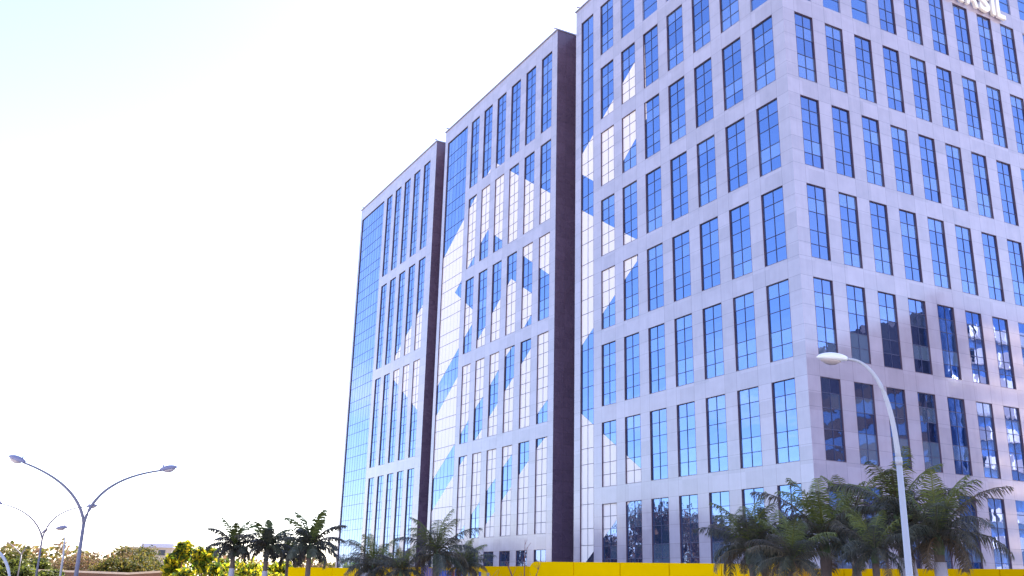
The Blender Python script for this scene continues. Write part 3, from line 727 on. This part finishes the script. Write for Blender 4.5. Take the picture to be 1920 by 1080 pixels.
# pale concrete parapet curving along the bottom left
M_PAR = simple('pale_concrete', (.80, .62, .50), .85, .2, .12, .7)
M_PARD = simple('brown_retaining_wall', (.24, .13, .09), .9, .2, .3, .5)
pts = [at(60, 1067, 172), at(120, 1069, 170), at(165, 1070.5, 168), at(240, 1073.5, 165), at(300, 1070, 166), at(345, 1062, 170)]
cv = []
for i in range(len(pts)-1):
    for k in range(5): cv.append(pts[i].lerp(pts[i+1], k/5))
cv.append(pts[-1]); root = empty('parapet', (cv[0].x, cv[0].y, -EYE), label='long pale concrete parapet curving along the bottom left below the thicket', cat='parapet')
bt, bl_ = MB(), MB(); o0 = Vector((cv[0].x, cv[0].y, -EYE)); t_ = Vector((0, .3, 0)); dz = Vector((0, 0, .30))
for i in range(len(cv)-1):
    p, q = cv[i]-o0, cv[i+1]-o0
    bt.face([p-dz, q-dz, q, p]); bt.face([p, q, q+t_, p+t_]); bt.face([q-dz+t_, p-dz+t_, p+t_, q+t_])
    u_ = Vector((0, .06, -.302)); p0, q0 = Vector((p.x, p.y+.06, -.15)), Vector((q.x, q.y+.06, -.15))
    bl_.face([p0, q0, q+u_, p+u_]); bl_.face([q0+t_*.6, p0+t_*.6, p+u_+t_*.6, q+u_+t_*.6])
link('coping', bt.mesh('coping', [M_PAR]), root); link('wall', bl_.mesh('wall', [M_PARD]), root)

# bare reddish shrub before the set-back hoarding
M_TWIG = simple('reddish_twig', (.20, .075, .07), .8)
p = ground_at(983, 40); root = empty('bare_shrub', p, label='bare reddish shrub with thin forked branches before the middle block', cat='shrub')
rs = random.Random(5)
for (dx, hh, lean_) in ((0, 3.35, 0), (-.12, 2.6, -.62), (.06, 2.55, .62), (-.3, 2.0, -1.1), (-.2, 2.2, -.35), (.12, 1.9, .35)):
    b = MB(); q = [Vector((dx, 0, 0)), Vector((dx+lean_*.25, .05, hh*.45)), Vector((dx+lean_*.7, 0, hh*.8)), Vector((dx+lean_, .05, hh))]
    b.tube(q, [.03, .024, .015, .006], 6)
    for s_ in range(5):
        t = rs.uniform(.45, .95); o = bez(q, 10)[int(t*10)]; b.tube([o, o+Vector((rs.uniform(-.28, .28), rs.uniform(-.2, .2), rs.uniform(.2, .5)))], [.010, .004], 5)
    link('branch', b.mesh('branch', [M_TWIG], smooth=True), root)

# ------------------------------------------------------------------ what the facades mirror (to the right of and behind the camera's view)
M_BRICK = simple('brown_spandrel', (.16, .075, .055), .7, .3, .15, .8)
M_BRN_D = simple('dark_brown_cladding', (.060, .035, .055), .6, .3, .15, .5)
M_BLUEG = simple('blue_strip_glass', (.03, .09, .26), .08, .8)
M_SLAB = simple('white_balcony', (.90, .80, .80), .6, .3)
def strip_building(name, a, c, H, deep, fl, mats, label, balcony=0, crown=0, steps=0):
    v = Vector((c[0]-a[0], c[1]-a[1])); Ln = v.length
    root = empty(name, (a[0], a[1], -EYE), math.atan2(v.y, v.x), label=label, cat='building', group='buildings mirrored in the facades')
    H += EYE
    b = MB(); b.box(0, Ln, 0, deep, 0, H-.0); link('wall', b.mesh('wall', [mats[0]]), root)
    z = 2.0; k = 0
    while z+fl*.5 < H-crown:
        b = MB(); b.box(.3 if not balcony else -.02, Ln-.3 if not balcony else Ln+.02, -.03, .2, z, z+fl*.48); link('window_band', b.mesh('window_band', [mats[1]]), root)
        b = MB(); ex = balcony or .08
        if balcony:
            n = 16; prof = [(Ln*i/n, -ex*(.6+.4*math.sin(i*1.9+k))) for i in range(n+1)]
            for i in range(n):
                (x0, y0), (x1, y1) = prof[i], prof[i+1]; z0, z1 = z+fl*.5, z+fl*.96
                b.face([(x0,y0,z0),(x1,y1,z0),(x1,y1,z1),(x0,y0,z1)]); b.face([(x0,y0,z1),(x1,y1,z1),(x1,-.031,z1),(x0,-.031,z1)]); b.face([(x0,-.031,z0),(x1,-.031,z0),(x1,y1,z0),(x0,y0,z0)])
            b.face([(0,-.031,z+fl*.5),(0,prof[0][1],z+fl*.5),(0,prof[0][1],z+fl*.96),(0,-.031,z+fl*.96)])
            link('balcony', b.mesh('balcony', [mats[2]]), root)
        else:
            b.box(.1, Ln-.1, -ex, -.003, z+fl*.5, z+fl*.96); link('spandrel', b.mesh('spandrel', [mats[2]]), root)
        z += fl; k += 1
    for i in range(steps):
        w_ = Ln/steps; b = MB(); b.box(i*w_+.01, i*w_+w_*.62, .5, 5, H+.002, H+.7+.25*(i % 3)); link('roof_plant_room', b.mesh('roof_plant_room', [mats[0]]), root)
    return root
strip_building('brown_office_building', (74.2, 66.0), (101, 32), 32.4, 5, 3.6, (M_BRN_D, M_BLUEG, M_BRICK), 'dark brown office building mirrored in the lower windows of the right face', crown=7.5, steps=8)
b = MB(); n = 14; ctr = Vector((75.0, 68.2)); rr = 1.45
b.tube([(0, 0, 0), (0, 0, 36)], rr, 20)
o = empty('round_glass_tower', (ctr.x, ctr.y, -EYE), label='dark blue round glass tower mirrored between the brown building and the white balconies', cat='tower', group='buildings mirrored in the facades')
link('glass_wall', b.mesh('glass_wall', [simple('deep_blue_glass', (.015, .045, .14), .1, .7)], smooth=True), o)
b = MB(); b.tube([(0, 0, 36.002), (0, 0, 36.4)], rr+.15, 20); link('roof_cap', b.mesh('roof_cap', [M_BRN_D]), o)
strip_building('white_balcony_building', (90.5, 78.9), (76.4, 70.6), 33.5, 5, 3.1, (M_BLUEG, M_BLUEG, M_SLAB), 'white building with wavy balconies mirrored at the right edge of the right face', balcony=1.5, crown=3.4)
# trees and a tiled house that the left-hand facades mirror, out of frame on the left
GM2 = 'trees out on the left, seen in the lower glass'
RED = [(.16, .055, .04), (.10, .04, .03), (.21, .09, .05), (.06, .04, .02)]
for i, (x, y, h_, rx, lab) in enumerate([
        (-100, 152, 17, 8, 'dark reddish tree mirrored in the nearest block\'s second lowest window from the left'),
        (-95, 137, 20.5, 8, 'tallest dark reddish tree mirrored in the middle lowest windows of the nearest block'),
        (-90, 122, 17.5, 9, 'broad reddish tree mirrored low behind the leftmost palm of the right clump'),
        (-88, 106, 18, 9, 'reddish tree mirrored low beside the corner of the nearest block'),
        (-124, 196, 14, 9, 'brown tree mirrored low in the middle block'),
        (-158, 232, 13, 9, 'brown tree mirrored behind the bushy palm, low in the middle block'),
        (-178, 262, 14, 11, 'brown tree mirrored at the far block\'s lower left')]):
    rz_ = h_*.52; root = empty('tree', (x, y, -EYE), label=lab, cat='tree', group=GM2)
    b, L_ = clump_crown(200+i, rx, rz_, 6500, .55, RED, 14, 1.0)
    link('crown', b.mesh('crown', [M_LEAF], col=True), root, (0, 0, h_-rz_))
    b = MB(); b.tube([(0, 0, 0), (0, 0, h_-rz_)], [.45, .25], 8); link('trunk', b.mesh('trunk', [M_BARK], smooth=True), root)
root = empty('tiled_house', (-192, 268, -EYE), R(35), label='brown house with a pitched tiled roof mirrored at the foot of the far block', cat='house', group='buildings mirrored in the facades')
b = MB(); b.box(-14, 14, -6, 6, 0, 7.5); link('wall', b.mesh('wall', [M_BRICK]), root)
b = MB(); b.face([(-15,-7,7.5),(15,-7,7.5),(15,0,12),(-15,0,12)]); b.face([(15,7,7.5),(-15,7,7.5),(-15,0,12),(15,0,12)]); b.face([(-15,-7,7.5),(-15,0,12),(-15,7,7.5)]); b.face([(15,-7,7.5),(15,7,7.5),(15,0,12)]); b.face([(-15,7,7.49),(15,7,7.49),(15,-7,7.49),(-15,-7,7.49)])
link('roof', b.mesh('roof', [simple('clay_tile', (.24, .09, .05), .85, .2, .2, 1.5)]), root)
